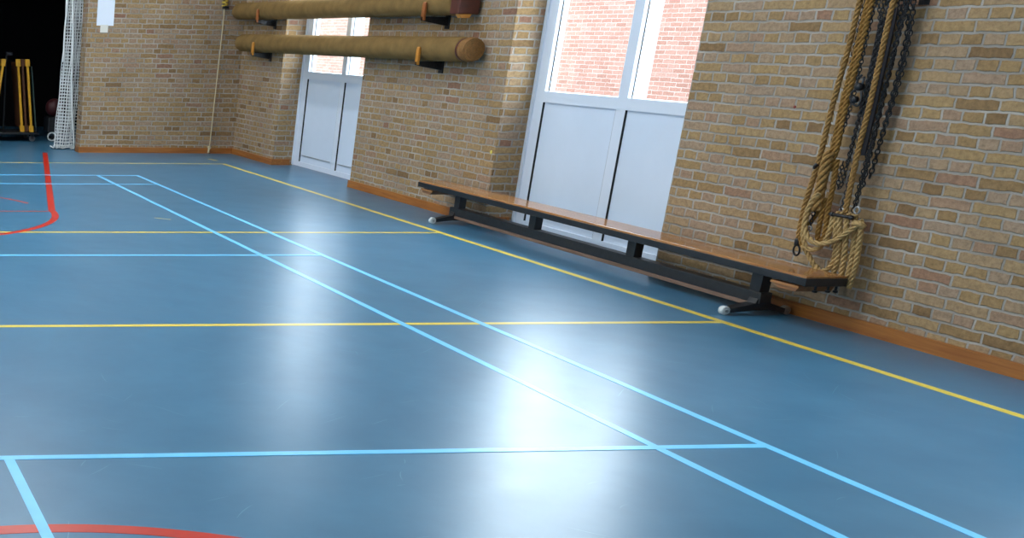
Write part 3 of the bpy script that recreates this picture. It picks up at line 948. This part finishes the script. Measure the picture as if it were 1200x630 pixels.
# ------------------------------------------------------------------ things in the dark store
t = thing('storage_trolley', 'dark low trolley on castors standing inside the store opening', 'trolley', (2.25, 10.9, 0))
obj('deck', boxes((-.62, .46, -.30, .32, .105, .135)), BLACKP, t, bevel=.004)
obj('mast', boxes((.03, .05, .25, .27, .135, 1.20)), BLACKP, t)
obj('mast_cap', boxes((-.01, .08, -.05, .05, 1.20, 1.25)), BLACKRUB, t, bevel=.01)
for x in (-.5, .38):
    for y in (-.22, .24):
        bm = bmesh.new(); lathe(bm, [(.012, -.016), (.042, -.016), (.046, -.010), (.046, .010), (.042, .016), (.012, .016)], 1, (x, y, .046), 18); c = obj('castor', bm, GREY, t)
        for q in (-.03, .02):
            obj('fork', boxes((x - .018, x + .018, y + q, y + q + .01, .04, .105)), BLACKP, c)

def frame_post(x, y, lean, yl, m_rail, label, full=True):
    """a tall narrow hurdle frame: yellow rail with end blocks"""
    t = thing('hurdle', label, 'hurdle', (x, y, .138), group='hurdles stacked on the store trolley')
    h = 1.02
    bm = bmesh.new()
    A = [(-.016, 0), (.016, 0), (.016 + lean, h), (-.016 + lean, h)]
    prism(bm, A, 1, -.02, .02); obj('rail', bm, m_rail, t, bevel=.004)
    for z0, z1 in ((.0, .09), (h - .10, h)):
        bm = bmesh.new()
        l0, l1 = lean * z0 / h, lean * z1 / h
        prism(bm, [(-.032 + l0, z0), (.032 + l0, z0), (.032 + l1, z1), (-.032 + l1, z1)], 1, -.028, .028)
        obj('end_block', bm, m_rail, t, bevel=.006)
    bm = bmesh.new()
    prism(bm, [(-.012, .05), (.012, .05), (.012 + lean * .95, h - .05), (-.012 + lean * .95, h - .05)], 1, .028, .5)
    obj('board', bm, ORBR, t)
    return t
Y0 = 10.68
frame_post(2.480, Y0, -.108, 0, YEL, 'yellow hurdle leaning left, left of the pair on the trolley')
frame_post(2.615, Y0 - .02, -.112, 0, YEL, 'yellow hurdle leaning left, right of the pair on the trolley')
frame_post(2.055, Y0, .115, 0, YEL, 'yellow hurdle leaning right at the left picture edge')
t = frame_post(2.548, Y0 + .04, -.110, 0, ORBR, 'brown hurdle between the two yellow leaning hurdles')
t = frame_post(1.985, Y0 + .05, .115, 0, ORBR, 'brown hurdle behind the yellow hurdle at the left edge')
t = thing('board', 'thin grey green board leaning beside the right yellow hurdle', 'board', (2.680, Y0 + .02, .138))
bm = bmesh.new(); prism(bm, [(-.008, .06), (.010, .06), (-.095, .92), (-.108, .92)], 1, -.01, .4); obj('panel', bm, GREENG, t)
bm = bmesh.new(); prism(bm, [(-.012, .0), (.016, .0), (.010, .07), (-.010, .07)], 1, -.01, .4); obj('foot', bm, BLACKP, t)

t = thing('ball_cart', 'dark cart with a grey wheel rim half hidden by the net', 'cart', (3.02, 10.85, 0))
bm = bmesh.new(); ring(bm, (-.09, -.13, .070), (1, 0, 0), (0, 0, 1), .056, .056, .012, 26, 8); wv = obj('wheel_rim', bm, RUBBER, t, smooth=True)
obj('spokes', boxes((-.138, -.042, -.134, -.126, .066, .074), (-.094, -.086, -.134, -.126, .022, .118)), BLACKP, wv)
obj('bin', boxes((-.14, .25, -.10, .25, .13, .34)), BLACKP, t, bevel=.01)
obj('axle', boxes((-.10, .2, -.14, -.10, .062, .078), (-.06, .2, -.12, .2, .10, .13), (-.02, 0, -.1, .1, 0.02, .1)), BLACKP, t)
t = tag(empty('ball', (2.98, 10.88, .475)), 'dark maroon ball on the cart behind the net', 'ball')
bm = bmesh.new(); bmesh.ops.create_uvsphere(bm, u_segments=24, v_segments=14, radius=.13); obj('shell', bm, mat('maroon_ball', (.045, .004, .006), .6), t, smooth=True)
bm = bmesh.new(); ring(bm, (0, 0, 0), (1, 0, 0), (0, .3, 1), .13, .13, .002, 30, 5); obj('seam', bm, BLACKP, t)

# ------------------------------------------------------------------ ceiling lamps, unseen, added for overhead light
def lamp():
    t = thing('added_ceiling_lamp', 'white fluorescent ceiling lamp out of view, added to light the hall', 'lamp', (0, 0, CZ), group='ceiling lamps added to light the hall')
    obj('tray', boxes((-.19, .19, -.80, .80, -.10, 0)), TRAY, t, bevel=.01)
    obj('diffuser', boxes((-.16, .16, -.76, .76, -.112, -.1005)), LAMPM, t)
    return t
l0 = lamp()
k = 0
for x in (-3.4, -1.6, 0.2, 2.0):
    for y in (0.2, 3.9, 7.6):
        q = l0 if k == 0 else copy_tree(l0)
        q.location = (x, y, CZ)
        k += 1
